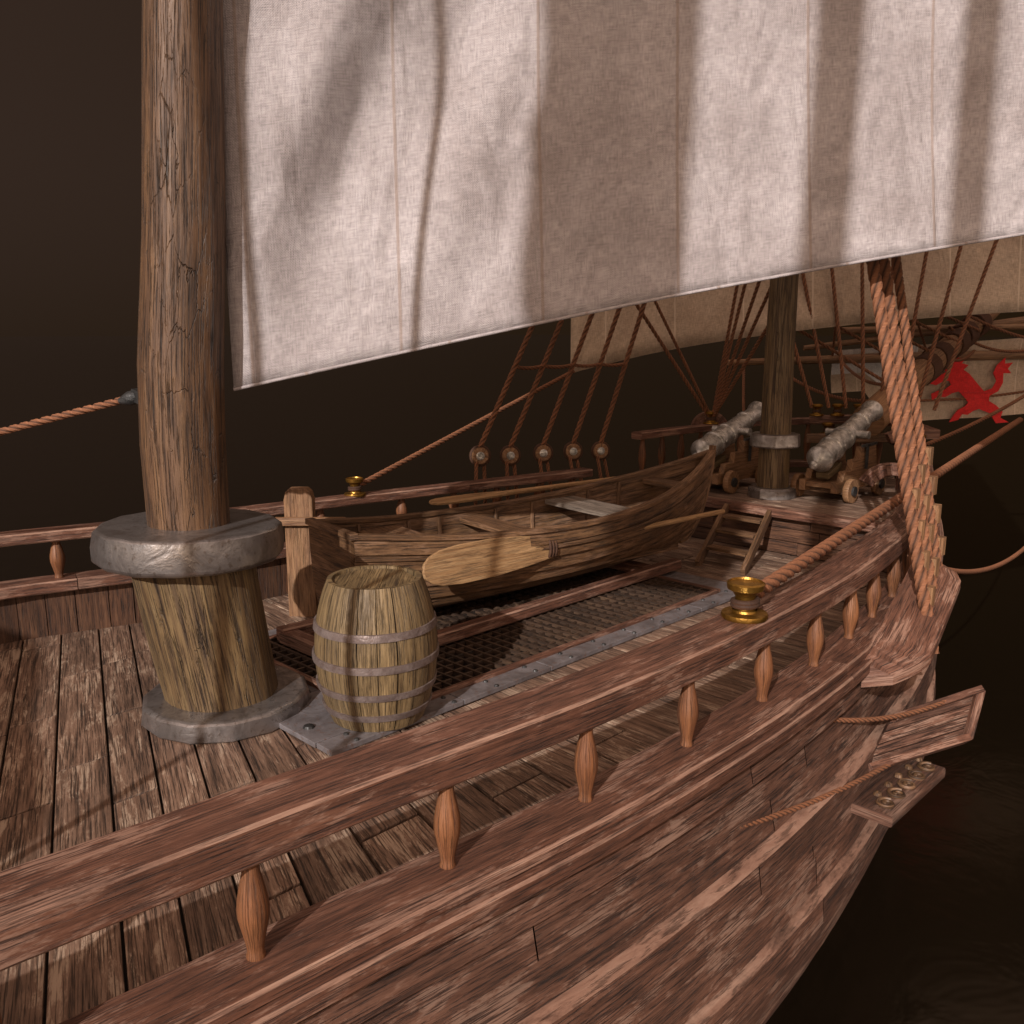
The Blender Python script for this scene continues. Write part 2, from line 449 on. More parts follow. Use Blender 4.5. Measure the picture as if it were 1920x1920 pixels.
def arc_board(c,r0,r1,a0,a1,th,ax,mat,n=14):
    ax=Vector(ax).normalized(); z=Vector((0,0,1)); nn=ax.cross(z)*th
    o=[];i_=[]
    for k in range(n+1):
        a=rad(a0+(a1-a0)*k/n); d=ax*math.cos(a)+z*math.sin(a)
        o.append(Vector(c)+d*r1); i_.append(Vector(c)+d*r0)
    for k in range(n):
        mb.prism([i_[k],o[k],o[k+1],i_[k+1]],nn,mat,grain=o[k+1]-o[k])
arc_board((8.45,1.62,1.12),.13,.27,0,180,.1,(.7,-.714,0),'rail')
arc_board((7.7,-1.28,.62),.26,.40,-10,150,.12,(.7,-.714,0),'rail')
arc_board((8.5,-1.02,.98),.2,.33,-60,120,.12,(.7,-.714,0),'rail')
mb.slab((8.3,-1.25,.5),(8.3,-1.25,1.15),.14,.14,'rail'); mb.slab((9.0,-.95,.5),(9.0,-.95,1.28),.14,.14,'rail')
mb.slab((9.6,-.2,.5),(9.6,-.2,1.3),.14,.14,'rail')
mb.slab((9.35,.55,1.28),(9.75,-.35,1.34),.16,.10,'rail',ch=.01); mb.slab((9.0,.4,1.05),(9.5,-.6,1.1),.14,.12,'boat',ch=.01)
mb.obj('curved_brackets',rf,bevel=.008)

# ---------------------------------------------------------------- bollards
def bollard(p,k=1.0):
    mb=MB()
    mb.lathe([(0,0),(.155*k,0),(.16*k,.015*k),(.155*k,.035*k),(.09*k,.045*k),(.085*k,.06*k)],p,(0,0,1),'brass',24)
    mb.lathe([(.075*k,.045*k),(.068*k,.15*k),(.09*k,.185*k),(.125*k,.205*k),(.13*k,.245*k),(.115*k,.255*k),(.11*k,.24*k),(0,.24*k)],p,(0,0,1),'brass',24)
    pts=[(p[0]+.082*k*math.cos(a),p[1]+.082*k*math.sin(a),p[2]+.08*k+.05*k*a/12.6) for a in [i*.35 for i in range(37)]]
    mb.tube(pts,.02*k,'rope',8)
    mb.obj('mooring_bollard',None,smooth=40)
bollard((1.60,-2.97,.951),.80)
bollard((2.62,2.05,.866),.7)
bollard((8.35,1.52,1.216),.7)
for q in ((9.35,.45,1.335),(9.46,.2,1.345),(9.58,-.05,1.35),(9.7,-.3,1.36),(9.3,.25,1.09),(9.0,-.95,1.285)): bollard(q,.62)
bollard((8.9,-1.13,1.05),.7)

# ---------------------------------------------------------------- hatch + grating
hat=empty('deck_grating')
mb=MB()
def flat(x0,x1,y0,y1,z,h,mat): mb.slab((x0,(y0+y1)/2,z),(x1,(y0+y1)/2,z),abs(y1-y0),h,mat)
for y in (-1.06,1.02):
    for a,b in chunks(.1,5.0,1.0): flat(a+.004,b-.004,y-.08,y+.08,.03,.036,'plate')
for x0,x1 in ((.1,.62),(4.62,5.0)):
    for a,b in chunks(-.97,.91,.62): mb.slab(((x0+x1)/2,a+.004,.028),((x0+x1)/2,b-.004,.028),x1-x0,.034,'plate',up=(0,0,1))
flat(.62,4.62,-.98,-.92,.04,.06,'rail'); flat(.62,4.62,.86,.92,.04,.06,'rail')
for x in (.62,4.62): mb.slab((x,-.98,.045),(x,.92,.045),.06,.066,'rail')
mb.obj('hatch_frame',hat,bevel=.004)
mb=MB()
for i in range(12):
    for y in (-1.12,-1.01):
        mb.lathe([(0,.016),(.014,.012),(.018,0)],(.3+i*.4,y,.048),(0,0,1),'dark',8)
for y in (-.75,-.25,.25,.7):
    for x in (.2,.5): mb.lathe([(0,.02),(.03,.014),(.04,0)],(x,y,.045),(0,0,1),'dark',10)
mb.obj('rivets',hat)
mb=MB()
flat(.65,4.59,-.92,.86,.013,.012,'gapshade'); mb.obj('grating_shade_board',hat)  # dark board paints the shade seen through the grating holes, no real opening
mb=MB()
n=int((4.59-.65)/.1)
for i in range(n+1):
    x=.65+i*(3.94/n); mb.slab((x,-.92,.056),(x,.86,.056),.02,.03,'gbar')
n=int(1.78/.1)
for i in range(n+1):
    y=-.92+i*(1.78/n); mb.slab((.65,y,.049),(4.59,y,.049),.02,.03,'gbar')
mb.obj('grating_bars',hat)
mb=MB()
mb.slab((.9,-.24,.13),(5.0,-.24,.13),.11,.10,'rail',ch=.012)
mb.slab((.9,.72,.13),(5.0,.52,.13),.12,.11,'rail',ch=.012)
mb.slab((.95,-.17,.12),(.95,.7,.12),.14,.09,'rail'); mb.slab((4.6,-.15,.12),(4.6,.5,.12),.14,.09,'rail')
mb.obj('boat_cradle',None)

# ---------------------------------------------------------------- masts
m1=empty('ship_mast')
mb=MB()
def mastcyl(pts,rads,mat,n=28,lump=.05):
    rows=[];L=[0];pts2=[];r2=[]
    for i in range(len(pts)-1):
        a=Vector(pts[i]);b=Vector(pts[i+1]); k=max(1,int((b-a).length/.12))
        for j in range(k): pts2.append(a.lerp(b,j/k)); r2.append(rads[i]+(rads[i+1]-rads[i])*j/k)
    pts2.append(Vector(pts[-1])); r2.append(rads[-1])
    ph=random.random()*9
    for i,(p,r) in enumerate(zip(pts2,r2)):
        row=[]
        for j in range(n):
            a=2*math.pi*j/n
            nz=mathutils.noise.noise(Vector((math.cos(a)*1.6+ph,math.sin(a)*1.6,p.z*.8)))*lump+mathutils.noise.noise(Vector((math.cos(a)*7,math.sin(a)*7+ph,p.z*.8)))*.03
            row.append(p+Vector((math.cos(a),math.sin(a),0))*r*(1+nz))
        rows.append(row)
        if i:L.append(L[-1]+(p-pts2[i-1]).length)
    rm=max(rads)
    mb.grid(rows,lambda i,j:(L[min(i,len(L)-1)],2*math.pi*rm*j/n),mat,cv=True)
mastcyl([(0.03,-.03,.0),(-.09,.10,1.12)],[.36,.385],'mast',40)
mb.obj('lower_trunk',m1,smooth=50)
mb=MB(); mastcyl([(-.085,.10,1.2),(-.085,.10,1.8),(-.07,.08,2.3),(-.02,.03,3.1),(.05,-.03,4.5),(.1,0,8),(.1,0,12)],[.25,.258,.256,.24,.22,.18,.13],'mastred',40,.015)
mb.obj('upper_mast',m1,smooth=50)
mb=MB()
mb.lathe([(0,0),(.56,0),(.585,.02),(.59,.11),(.575,.205),(.56,.22),(0,.225)],(-.09,.1,1.06),(.02,-.01,1),'iron',15,jit=.010)
mb.obj('metal_collar',m1,smooth=30,bevel=.012)
mb=MB()
mb.lathe([(0,0),(.55,0),(.555,.015),(.54,.11),(.52,.13),(0,.13)],(0.03,-.03,.005),(0,0,1),'iron',14,jit=.012)
mb.obj('metal_base',m1,smooth=30,bevel=.012)
m2=empty('ship_mast')
mb=MB(); mastcyl([(7.37,0,.5),(7.37,0,3),(7.3,0,10.5)],[.19,.16,.12],'mast',24); mb.obj('mast_pole',m2,smooth=50)
mb=MB()
mb.lathe([(0,0),(.29,0),(.3,.02),(.29,.15),(.28,.16),(0,.16)],(7.37,0,1.12),(0,0,1),'iron',12,jit=.015)
mb.lathe([(0,0),(.29,0),(.29,.1),(.27,.13),(0,.13)],(7.37,0,.5),(0,0,1),'iron',12,jit=.015)
mb.obj('metal_collars',m2,smooth=30,bevel=.01)

# ---------------------------------------------------------------- barrel
bar=empty('wooden_barrel'); bo=Vector((.64,-.89,.05)); H=.92
def br(t): return .30+.095*math.sin(math.pi*t)**.85 if 0<t<1 else .30
mb=MB(); ns=20
for k in range(ns):
    a0=2*math.pi*k/ns+.006; a1=2*math.pi*(k+1)/ns-.006; dr=random.uniform(-.004,.003)
    pr=[(br(i/14)+dr,H*i/14) for i in range(15)]
    pr=pr+[(br(1)+dr-.03,H+.0),(br(1)-.035,H-.05)]
    mb.lathe(pr,bo,(0,0,1),'barrel',3,a0=a0,a1=a1)
mb.obj('staves',bar,smooth=25)
mb=MB()
mb.lathe([(.285+.09*(math.sin(math.pi*i/14) if 0<i<14 else 0)**.85,H*i/14) for i in range(15)],bo,(0,0,1),'gapshade',24)
for k in range(5):
    y0=-.27+k*.108;y1=y0+.105
    c=[]
    for y in (y0,y1):
        x=math.sqrt(max(.0001,.272**2-y*y)) if abs(y)<.272 else .03
        c.append((x,y))
    pts_=[(-c[0][0],c[0][1]),(c[0][0],c[0][1]),(c[1][0],c[1][1]),(-c[1][0],c[1][1])]
    mb.prism([(bo.x+a*.7-b*.714,bo.y+a*.714+b*.7,bo.z+H-.02+random.uniform(0,.004)) for a,b in pts_],(0,0,-.02),'barrel',grain=(.7,.714,0))
mb.obj('head_boards',bar)
mb=MB()
for t,hh in ((.69,.05),(.47,.05),(.27,.045),(.11,.045)):
    t0=t-hh/2/H;t1=t+hh/2/H
    mb.lathe([(br(t0)-.002,H*t0),(br(t0)+.011,H*t0+.002),(br(t)+.012,H*t),(br(t1)+.011,H*t1-.002),(br(t1)-.002,H*t1)],bo,(0,0,1),'hoop',36,jit=.002)
mb.obj('hoops',bar,smooth=40)

# ---------------------------------------------------------------- rowboat
rb=empty('rowboat')
A0=Vector((1.33,.58,0));A1=Vector((5.92,-.02,0)); ex=(A1-A0).normalized(); LB=(A1-A0).length; ey=Vector((-ex.y,ex.x,0))
HB=[(0,.36),(.15,.48),(.35,.60),(.55,.61),(.72,.50),(.85,.32),(.94,.15),(1,.02)]
ZG=[(0,.93),(.2,.83),(.45,.79),(.65,.84),(.82,.96),(.93,1.08),(1,1.18)]
ZK=[(0,.20),(.15,.17),(.7,.17),(.88,.19),(1,.25)]
def bp(k,th,ins=0,dout=0):
    b=herm(HB,k,1); zg=herm(ZG,k,1); zk=herm(ZK,k,1)
    zk+=ins; b=max(.004,b-ins*.8)
    sy=math.cos(th)**(.48+.57*k); sz=math.sin(th)**1.15
    y=b*sy+dout; z=zg-(zg-zk)*sz
    x=k*(LB-.5*(th/(math.pi/2))**1.6)
    return x,y,z
def bw(x,y,z): return A0+ex*x+ey*y+Vector((0,0,z))
mb=MB(); NS=7; ks=[i/28 for i in range(29)]
for sd in (1,-1):
    for q in range(NS):
        t0=math.pi/2*q/NS;t1=math.pi/2*(q+1)/NS
        rows=[]
        for k in ks:
            r=[]
            for th,dd in ((t0,-.002 if q else .0),(t0+.4*(t1-t0),.008),(t1,.024),(t1+.001,-.004)):
                th=min(th,math.pi/2-.0001)
                x,y,z=bp(k,th,0,dd); r.append(bw(x,sd*max(y,.003),z))
            rows.append(r)
        mb.grid(rows,lambda i,j,q=q:(i*LB/28,q*.12+j*.04),'boat')
mb.obj('hull_strakes',rb,smooth=30)
mb=MB()
for sd in (1,-1):
    for q in range(NS):
        rows=[]
        for k in ks[:-1]:
            k=max(k,.008); r=[]
            for th in (math.pi/2*q/NS+.004,math.pi/2*(q+1)/NS-.0001):
                x,y,z=bp(k,min(th,math.pi/2-.0001),.035); r.append(bw(min(x,LB-.06),sd*max(y,.003),z))
            rows.append(r)
        mb.grid(rows,lambda i,j,q=q:(i*LB/28,q*.12+j*.11),'boat')
mb.obj('inner_planking',rb,smooth=30)
mb=MB()
for sd in (1,-1):
    pts=[]
    for k in ks:
        x,y,z=bp(k,0); pts.append(bw(x,sd*max(y-.012,.02),z+.012))
    mb.sweep(pts,rect(.075,.045,.006),'boat')
    pts=[]
    for k in ks[:-1]:
        x,y,z=bp(k,.28); pts.append(bw(x,sd*(y+.012),z))
    mb.sweep(pts,rect(.03,.04,.005),'boat')
pts=[]
for i in range(9):
    th=math.pi/2*i/8; x,y,z=bp(1,min(th,1.5707)); pts.append(bw(x+.02,0,z+(.08 if i==0 else 0)))
mb.sweep(pts,rect(.05,.07,.006),'boat',up=(ey.x,ey.y,0))
mb.slab(bw(0,0,.16),bw(LB-.52,0,.21),.06,.08,'boat')
mb.obj('gunwales_and_stem',rb,bevel=.003)
mb=MB()
ths=[math.pi/2*i/8 for i in range(9)]
side=[bp(0,min(t,1.5707)) for t in ths]
levels=[0,2,4,6,8]
for a,b in zip(levels[:-1],levels[1:]):
    seg=side[a:b+1]
    poly=[bw(-.03,y,z-.003*(i==len(seg)-1)) for i,(x,y,z) in enumerate(seg)]+[bw(-.03,-y,z) for x,y,z in reversed(seg)]
    if b==8: poly=poly[:len(seg)]+poly[len(seg)+1:]
    mb.prism(poly,ex*.045,'boat',grain=ey)
mb.slab(bw(-.01,-.39,.95),bw(-.01,.39,.95),.07,.05,'boat')
mb.obj('transom',rb,bevel=.003)
mb=MB()
def thw(k,w,dz,mat,nb=1):
    x,y,z=bp(k,.0)
    for i in range(nb):
        xx=x+(i-(nb-1)/2)*w*1.03
        mb.slab(bw(xx,-y+.05,z-dz),bw(xx,y-.05,z-dz),w,.045,mat)
thw(.62,.19,.05,'grey',2); thw(.38,.26,.08,'boat'); thw(.14,.2,.08,'boat',2); thw(.85,.2,.08,'boat')
for i in range(8):
    mb.slab(bw(.3,-.32+i*.09,.30),bw(3.6,-.32+i*.09,.30),.08,.02,'boat')
for k in (.1,.22,.3,.45,.55,.7,.78):
    for sd in (1,-1):
        pts=[]
        for i in range(7):
            x,y,z=bp(k,.05+1.3*i/6,.045); pts.append(bw(x,sd*y,z))
        mb.sweep(pts,rect(.03,.035,.004),'boat',up=ex)
mb.obj('thwarts_and_ribs',rb,bevel=.004)

def oar(a,b,up,bl=1.35,bwid=.24,rope=True):
    a=Vector(a);b=Vector(b);d=(b-a).normalized(); up=Vector(up); up=(up-d*up.dot(d)).normalized(); nn=d.cross(up)
    mb=MB()
    out=[(0,.0),(.01,.35),(.05,.66),(.12,.88),(.26,1),(.5,1.0),(.72,.86),(.88,.72),(1,.6)]
    poly=[a+d*bl*x+up*bwid/2*y for x,y in out]+[a+d*bl*x-up*bwid/2*y*.95 for x,y in reversed(out[1:])]
    mb.prism([p-nn*.012 for p in poly],nn*.028,'oar',grain=d)
    L=(b-a).length
    mb.tube([a+d*bl*.62,a+d*bl*.8,a+d*bl,a+d*L*.6,b],.028,'oar',12,scl=[.5,.9,1.1,1,.95])
    if rope:
        for k in range(3):
            c=a+d*(bl*.93+k*.035)
            pts=[c+up*.085*math.cos(t)*1.1+nn*.04*math.sin(t)*1.1 for t in [i*2*math.pi/12 for i in range(13)]]
            mb.tube(pts,.015,'rope',6,up=d)
    mb.obj('rowing_oar',None,smooth=35,bevel=.006)
oar((1.66,-.14,.66),(5.6,-.40,.62),(0,.12,1),bl=1.45,bwid=.33)
oar((3.1,1.45,.80),(6.6,1.2,.74),(0,1,.15),bl=1.0,bwid=.18,rope=False)
e=MB()
pw=.125
prf=[(-pw,0),(pw,0),(pw,1.06),(pw*.85,1.13),(pw*.6,1.16),(-pw*.6,1.16),(-pw*.85,1.13),(-pw,1.06)]
R_=Vector((.70,-.714,0))
c=Vector((1.5,1.33,0))
e.prism([c+R_*x+Vector((0,0,z)) for x,z in prf],Vector((.714,.70,0))*.12,'post',grain=(0,0,1))
e.slab(c+R_*-.2+Vector((-.03,-.03,.88)),c+R_*.42+Vector((-.03,-.03,.88)),.06,.07,'post')
e.obj('wooden_post',None,bevel=.008)

# ---------------------------------------------------------------- cannons
def cannon(o,L,rise):
    e=empty('cannon'); o=Vector(o)
    def W(x,y,z): return o+Vector((x,y,z))
    a=W(-.62,0,.5); b=W(-.62+math.sqrt(L*L-rise*rise),0,.5+rise); d=(b-a).normalized()
    mb=MB(); k=L/1.5
    pr=[(0,-.17),(.035,-.165),(.055,-.14),(.05,-.11),(.03,-.09),(.05,-.07),(.12,-.04),(.15,0),(.165,.02),(.165,.06),(.15,.075),(.148,.3),(.16,.31),(.16,.35),(.142,.36),(.135,.62),(.148,.63),(.148,.68),(.128,.69),(.118,1.1),(.13,1.11),(.13,1.15),(.112,1.16),(.105,1.36),(.115,1.4),(.14,1.46),(.142,1.5),(.12,1.52),(.065,1.52),(.06,1.3),(0,1.3)]
    mb.lathe([(r,z*k) for r,z in pr],a,d,'cannon',28)
    t=a+d*.78*k
    mb.tube([t+Vector((0,-.27,0)),t+Vector((0,.27,0))],.05,'cannon',12)
    for q in range(4):
        for s_ in range(6):
            an=s_*math.pi/3
            c=a+d*(.42+q*.27)*k
            up=Vector((0,0,1)); sd=d.cross(up).normalized(); u2=sd.cross(d)
            dirn=sd*math.cos(an)+u2*math.sin(an)
            mb.lathe([(.03,.0),(.024,.008),(0,.012)],c+dirn*(.136-.012*q),dirn,'cannon',8)
    mb.obj('gun_barrel',e,smooth=35)
    mb=MB()
    out=[(-.6,.12),(.5,.12),(.5,.3),(.42,.62),(.02,.62),(-.02,.48),(-.2,.48),(-.24,.36),(-.42,.36),(-.46,.25),(-.6,.25)]
    for y in (-.24,.16): mb.prism([W(x,y,z) for x,z in out],(0,.08,0),'post',grain=(1,0,0))
    mb.slab(W(-.58,0,.2),W(.45,0,.2),.32,.06,'post'); mb.slab(W(-.5,0,.3),W(-.15,0,.4),.16,.08,'barrel')
    for x in (-.42,.36): mb.slab(W(x,-.36,.14),W(x,.36,.14),.09,.09,'boat')
    mb.obj('carriage',e,bevel=.006)
    mb=MB()
    for x in (-.42,.36):
        for y in (-.36,.30):
            mb.lathe([(.0,0),(.14,0),(.145,.01),(.145,.06),(.14,.07),(0,.07)],W(x,y,.145),(0,1,0),'post',20)
            yy=y-.025 if y<0 else y+.07
            mb.lathe([(0,0),(.06,0),(.06,.025),(0,.025)],W(x,yy,.145),(0,1,0),'dark',14)
    for y in (-.27,.25):
        mb.slab(W(-.05,y,.64),W(.35,y,.645),.03,.03,'dark'); mb.slab(W(.1,y,.35),W(.1,y,.66),.03,.03,'dark')
    mb.obj('wheels_and_fittings',e,smooth=35)
cannon((8.02,-.56,.5),1.5,.5)
cannon((7.62,.80,.5),1.42,.44)

# ---------------------------------------------------------------- sails
def sail(name,A,B,foot,top,ext,mat,nrm,bill=.4,nu=60,nv=34,folds=0,u0=0):
    mb=MB(); A=Vector(A);B=Vector(B); d=B-A; L=math.hypot(d.x,d.y); nrm=Vector(nrm).normalized(); rows=[]
    for j in range(nv+1):
        r=[]
        for i in range(nu+1):
            a=ext*i/nu; v=j/nv
            z0=foot(a); z=z0+(top-z0)*v
            p=A+Vector((d.x,d.y,0))*a
            off=bill*math.sin(math.pi*min(1,v*.9))*math.sin(math.pi*min(1,.15+.85*a/ext))
            x=a*L; zz=z-2
            fx=x*2.6-zz*1.2
            off+=folds*(math.sin(fx+.6*math.sin(zz*1.3))*.6+math.sin(x*5.2-zz*2.6+1)*.35+.2*math.sin(x*11-zz*4))*math.exp(-((x-.9)/1.1)**2)*min(1,v*3+.25)
            off+=.012*math.sin(x*6+z)+.02*math.sin(x*1.9+z*1.1)
            r.append((p.x+nrm.x*off,p.y+nrm.y*off,z))
        rows.append(r)
    mb.grid(rows,lambda j,i:(ext*L*i/nu+u0,rows[min(j,nv)][0][2]),mat)
    o=mb.obj(name,None,smooth=80)
    md=o.modifiers.new('thick','SOLIDIFY'); md.thickness=.012
    hb=MB(); hb.tube([rows[0][i] for i in range(nu+1)],.011,mat,8); h=hb.obj('hem_rope',o,smooth=60)
    return rows
def f1(a): return 2.13+1.1*a+.05*math.sin(math.pi*min(a,1))
sail('sail',(.2,-.05,0),(4.95,-3.43,0),f1,8.5,1.55,'sail',(.594,.804,0),bill=.35,folds=.17,nu=140,nv=70,u0=.35)
T2=[(0,1.93),(.04,2.0),(.216,2.25),(.45,2.47),(.686,2.63),(1,2.77),(1.4,2.85)]
f2=lambda a: herm(T2,a,1)
sail('sail',(6.87,2.86,0),(11.36,-1.49,0),f2,9,1.35,'sail2',(.714,.70,0),bill=.5)
# spritsail with heraldic lion
mb=MB(); TL=Vector((12.86,1.9,2.22));e_=Vector((.7,-.714,0)); 
rows=[]
for j in range(15):
    r=[]
    for i in range(31):
        x=i/30*4.4; top=2.16+.06*x*1.1; 
        y=top-j/14*(1.35 if x>1.0 else .75+.6*max(0,(x-.6))/.4 if x>.6 else .75)
        q=TL+e_*x+Vector((.714,.70,0))*(.05*math.sin(x*4)+.1*math.sin(math.pi*j/14)); r.append((q.x,q.y,y))
    rows.append(r)
mb.grid(rows,lambda j,i:(i/30*4.4,1.35*j/14),'sail2'); 
mb.grid([[ (Vector(rows[j][i])-Vector((.714,.70,0))*.02) for i in range(0,11)] for j in range(0,9)],lambda j,i:(i/30*4.4,j/14*1.35),'flagw')
sp=mb.obj('emblem_sail',None,smooth=70)
lion=[(1752,686),(1760,678),(1768,671),(1776,664),(1786,668),(1796,663),(1796,673),(1808,673),(1803,683),(1815,687),(1807,696),(1818,704),(1828,716),(1838,728),(1848,739),(1862,733),(1868,718),(1861,703),(1866,687),(1880,672),(1880,684),(1894,682),(1886,694),(1893,703),(1879,703),(1880,722),(1873,739),(1858,748),(1858,758),(1872,767),(1885,780),(1882,792),(1898,801),(1875,803),(1868,792),(1865,784),(1850,778),(1842,774),(1832,778),(1822,786),(1812,785),(1806,796),(1790,801),(1796,788),(1804,776),(1816,769),(1821,761),(1812,750),(1802,739),(1790,743),(1778,751),(1766,749),(1755,757),(1753,744),(1764,738),(1776,736),(1787,726),(1783,718),(1772,719),(1760,727),(1745,723),(1743,711),(1756,713),(1768,706),(1777,700),(1771,696),(1762,699),(1753,695),(1763,690)]
mb=MB(); base=Vector((12.94,1.83,0)); pts=[]
for (px,py) in lion:
    x=(px-1575)*.0098-.12; q=base+e_*x-Vector((.714,.70,0))*.12; pts.append((q.x,q.y,2.19-(py-655)*.0088))
mb.prism(pts,Vector((.714,.70,0))*.02,'red',grain=(0,0,1))
mb.obj('lion_emblem',sp)
# unseen mizzen rig aft, added to cast shadow bands on sail and deck
mz=empty('mizzen_shadow_rig')
mb=MB(); mb.tube([(-8.8,-.5,0),(-8.8,-.5,16)],.2,'mast',16)
mb.tube([(-9.3,-6.6,14.5),(-6.3,-8.3,14.3)],.12,'mast',12); mb.tube([(-8.8,-.5,14.4),(-9.3,-6.6,14.5)],.12,'mast',12)
mb.tube([(-7.55,-7.03,7.2),(-7.5,-7.06,14.4)],.16,'mast',12); mb.tube([(-6.7,-7.7,8.0),(-6.7,-7.7,14.4)],.13,'mast',12)  # out of view, hung to throw the narrow bands on the main sail
mb.obj('shadow_spars',mz,smooth=40)
mb=MB(); rows=[]
for j in range(40):
    z=7.0+j*.2; r=[]
    for i in range(5):
        f=i/4-.5; wv=.012*math.sin(j*1.3)+(.05 if (j//7)%2==0 else 0)
        r.append((-8.8+.38*(f*.98+(wv if f<0 else wv*.3)),-6.1-.92*(f*.98+(wv if f<0 else wv*.3)),z))
    rows.append(r)
mb.grid(rows,lambda i,j:(j*.25,i*.4),'sail2')  # unseen strip shaped to shade the wide band of the main sail
rows=[]
for j in range(9):
    r=[]
    for i in range(21):
        Y=-3.6+i/20*5.6; w_=Y+2.9; ztop=(-1.12+.37*w_+8)/.92*.488
        r.append((-8+.05*math.sin(i),Y,1.1+(ztop-1.1)*j/8))
    rows.append(r)
mb.grid(rows,lambda i,j:(j*.28,i*.4),'sail2'); mb.obj('mizzen_shadow_sails',mz)  # lower panel is unseen, cut so its shadow darkens the left deck

# ---------------------------------------------------------------- rigging
mb=MB()
dead=[(4.37,2.05,1.10),(4.84,2.03,1.06),(5.38,2.0,1.04),(5.88,1.95,1.02),(6.34,1.88,.99)]
top=Vector((7.33,.05,9.2)); 
for i,d in enumerate(dead):
    mb.rope(Vector(d)+Vector((0,0,.1)),top+Vector((0,0,-.25*i)),.03)
    for o_ in (-.06,.06): mb.rope(Vector(d)+Vector((o_,0,-.06)),(d[0]+o_*1.4,herm(PRT,d[0],1)+.12,.35),.022)
for z in (2.1,3.0,3.9):
    q=[]
    for i,d in enumerate(dead):
        a=Vector(d)+Vector((0,0,.1)); b=top+Vector((0,0,-.25*i)); t=(z-a.z)/(b.z-a.z); q.append(a.lerp(b,t))
    for a,b in zip(q[:-1],q[1:]): mb.rope(a,b,.022,.02)
mb.obj('shroud_rope',None,smooth=60)
mb=MB()
for d in dead:
    ax=Vector((-.62,-.78,.05)).normalized()
    mb.lathe([(0,-.03),(.08,-.03),(.1,-.02),(.1,.02),(.09,.035),(.06,.035),(0,.03)],d,ax,'post',22)
    mb.lathe([(.05,.03),(.048,.045),(.03,.05),(.026,.04),(0,.042)],d,ax,'cannon',16)
    sdv=ax.cross(Vector((0,0,1))).normalized(); uv_=sdv.cross(ax)
    pts=[Vector(d)+sdv*.105*math.cos(t)+uv_*.105*math.sin(t) for t in [i*2*math.pi/20 for i in range(21)]]
    mb.tube(pts,.022,'rope',8,up=ax)
mb.obj('deadeye_block',None,smooth=40)
mb=MB()
st=[(3.68,-3.22,.52),(4.0,-3.12,.65),(4.3,-3.05,.75)]
tops=[Vector((5.3,-.3,10)),Vector((5.65,-.3,10)),Vector((6.2,-.3,9.8))]
for i,d in enumerate(st):
    t=(Vector(d)-tops[i]).normalized(); e0=Vector(d)+t*.25
    mb.rope(e0,tops[i],(.045,.045,.036)[i])
mb.rope((4.5,-2.95,.8),(6.6,-.3,9.6),.022)
mb.obj('shroud_rope',None,smooth=60)
# channel board carrying the shrouds
mb=MB(); xs=arr(2.9,4.4,.1); rows=[]
for x in xs:
    f=(x-2.9)/1.5; wd=.34*min(1,(f/.25))**.5*min(1,max(0,(1.02-f)/.12))**.5+.02
    zi=.38+.46*f; zo=.26+.50*f
    y0=herm(STB,x,1)-.23
    rows.append([(x,y0,zi),(x,y0-wd,zo),(x,y0-wd,zo-.06),(x,y0,zi-.06)])
mb.grid(rows,lambda i,j:(xs[min(i,len(xs)-1)],(0,.4,.46,.86,.9)[j]),'rail',cv=True)
mb.obj('channel_board',ship)
mb=MB()
for i,d in enumerate(st):
    for dz in (.85,.62,.4,.15):
        c=Vector(d)+(tops[i]-Vector(d)).normalized()*dz
        mb.slab(c+Vector((.05,-.02,-.07)),c+Vector((.05,-.02,.07)),.06,.08,'post',ch=.01)
mb.obj('chain_plate_block',None)

mb=MB()
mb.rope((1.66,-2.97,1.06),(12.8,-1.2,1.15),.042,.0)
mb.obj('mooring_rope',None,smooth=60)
mb=MB()
mb.rope((2.66,2.05,.96),(6.9,2.84,1.95),.028)
mb.rope((8.35,1.55,1.3),(5.7,2.46,4.66),.026)
mb.rope((8.35,1.52,1.3),(6.2,2.3,4.9),.022)
for z,y in ((2.7,.1),(3.3,.05),(4.1,.0),(5.4,0),(7,0)): mb.rope((8.35,1.5,1.3),(7.4,y,z),.024)
mb.rope((-.2,.62,2.06),(-3.0,3.18,1.09),.024)
for i in range(8):
    q=(9.3+.1*i,.5-.2*i,1.45); mb.rope(q,(8.8+.3*i,1.4-.4*i,4.5),.026)
for i in range(6):
    mb.rope((9.9+.7*i,-.3+.06*i,1.55+.25*i),(12.0+.9*i,2.7-.85*i,2.0+.06*i),.026,.22)
for i in range(5):
    mb.rope((10.2+i*.8,-.3,1.7+i*.2),(9+i*.6,1.9-.3*i,3.2),.024,.0)
for i in range(4):
    mb.rope((12.2+.6*i,2.5-.6*i,2.05),(9.6,.3,5.2),.022)
mb.rope((8.9,1.3,1.25),(11.7,3.0,1.95),.024,.3)
mb.rope((9.8,-.9,1.0),(15.2,-1.2,1.9),.028,.1)
mb.rope((4.3,-3.0,.75),(12.5,-2.2,.7),.022,.6)
mb.rope((13.3,1.3,1.3),(15.6,-1.0,1.55),.024,.1)
mb.rope((-4.2,-2.05,0),(-4.15,-2.0,13),.03)  # this and the next: unseen ropes added to cast shadows on the sail
mb.rope((-3.45,-2.65,.9),(-3.3,-2.7,13),.03)
mb.obj('rigging_rope',None,smooth=60)
mb=MB()
mb.tube([(9.2,-.35,1.32),(10.6,-.28,1.75),(14.83,.07,2.78),(19,.4,3.8)],.2,'post',16,scl=[1.1,1,.75,.4])
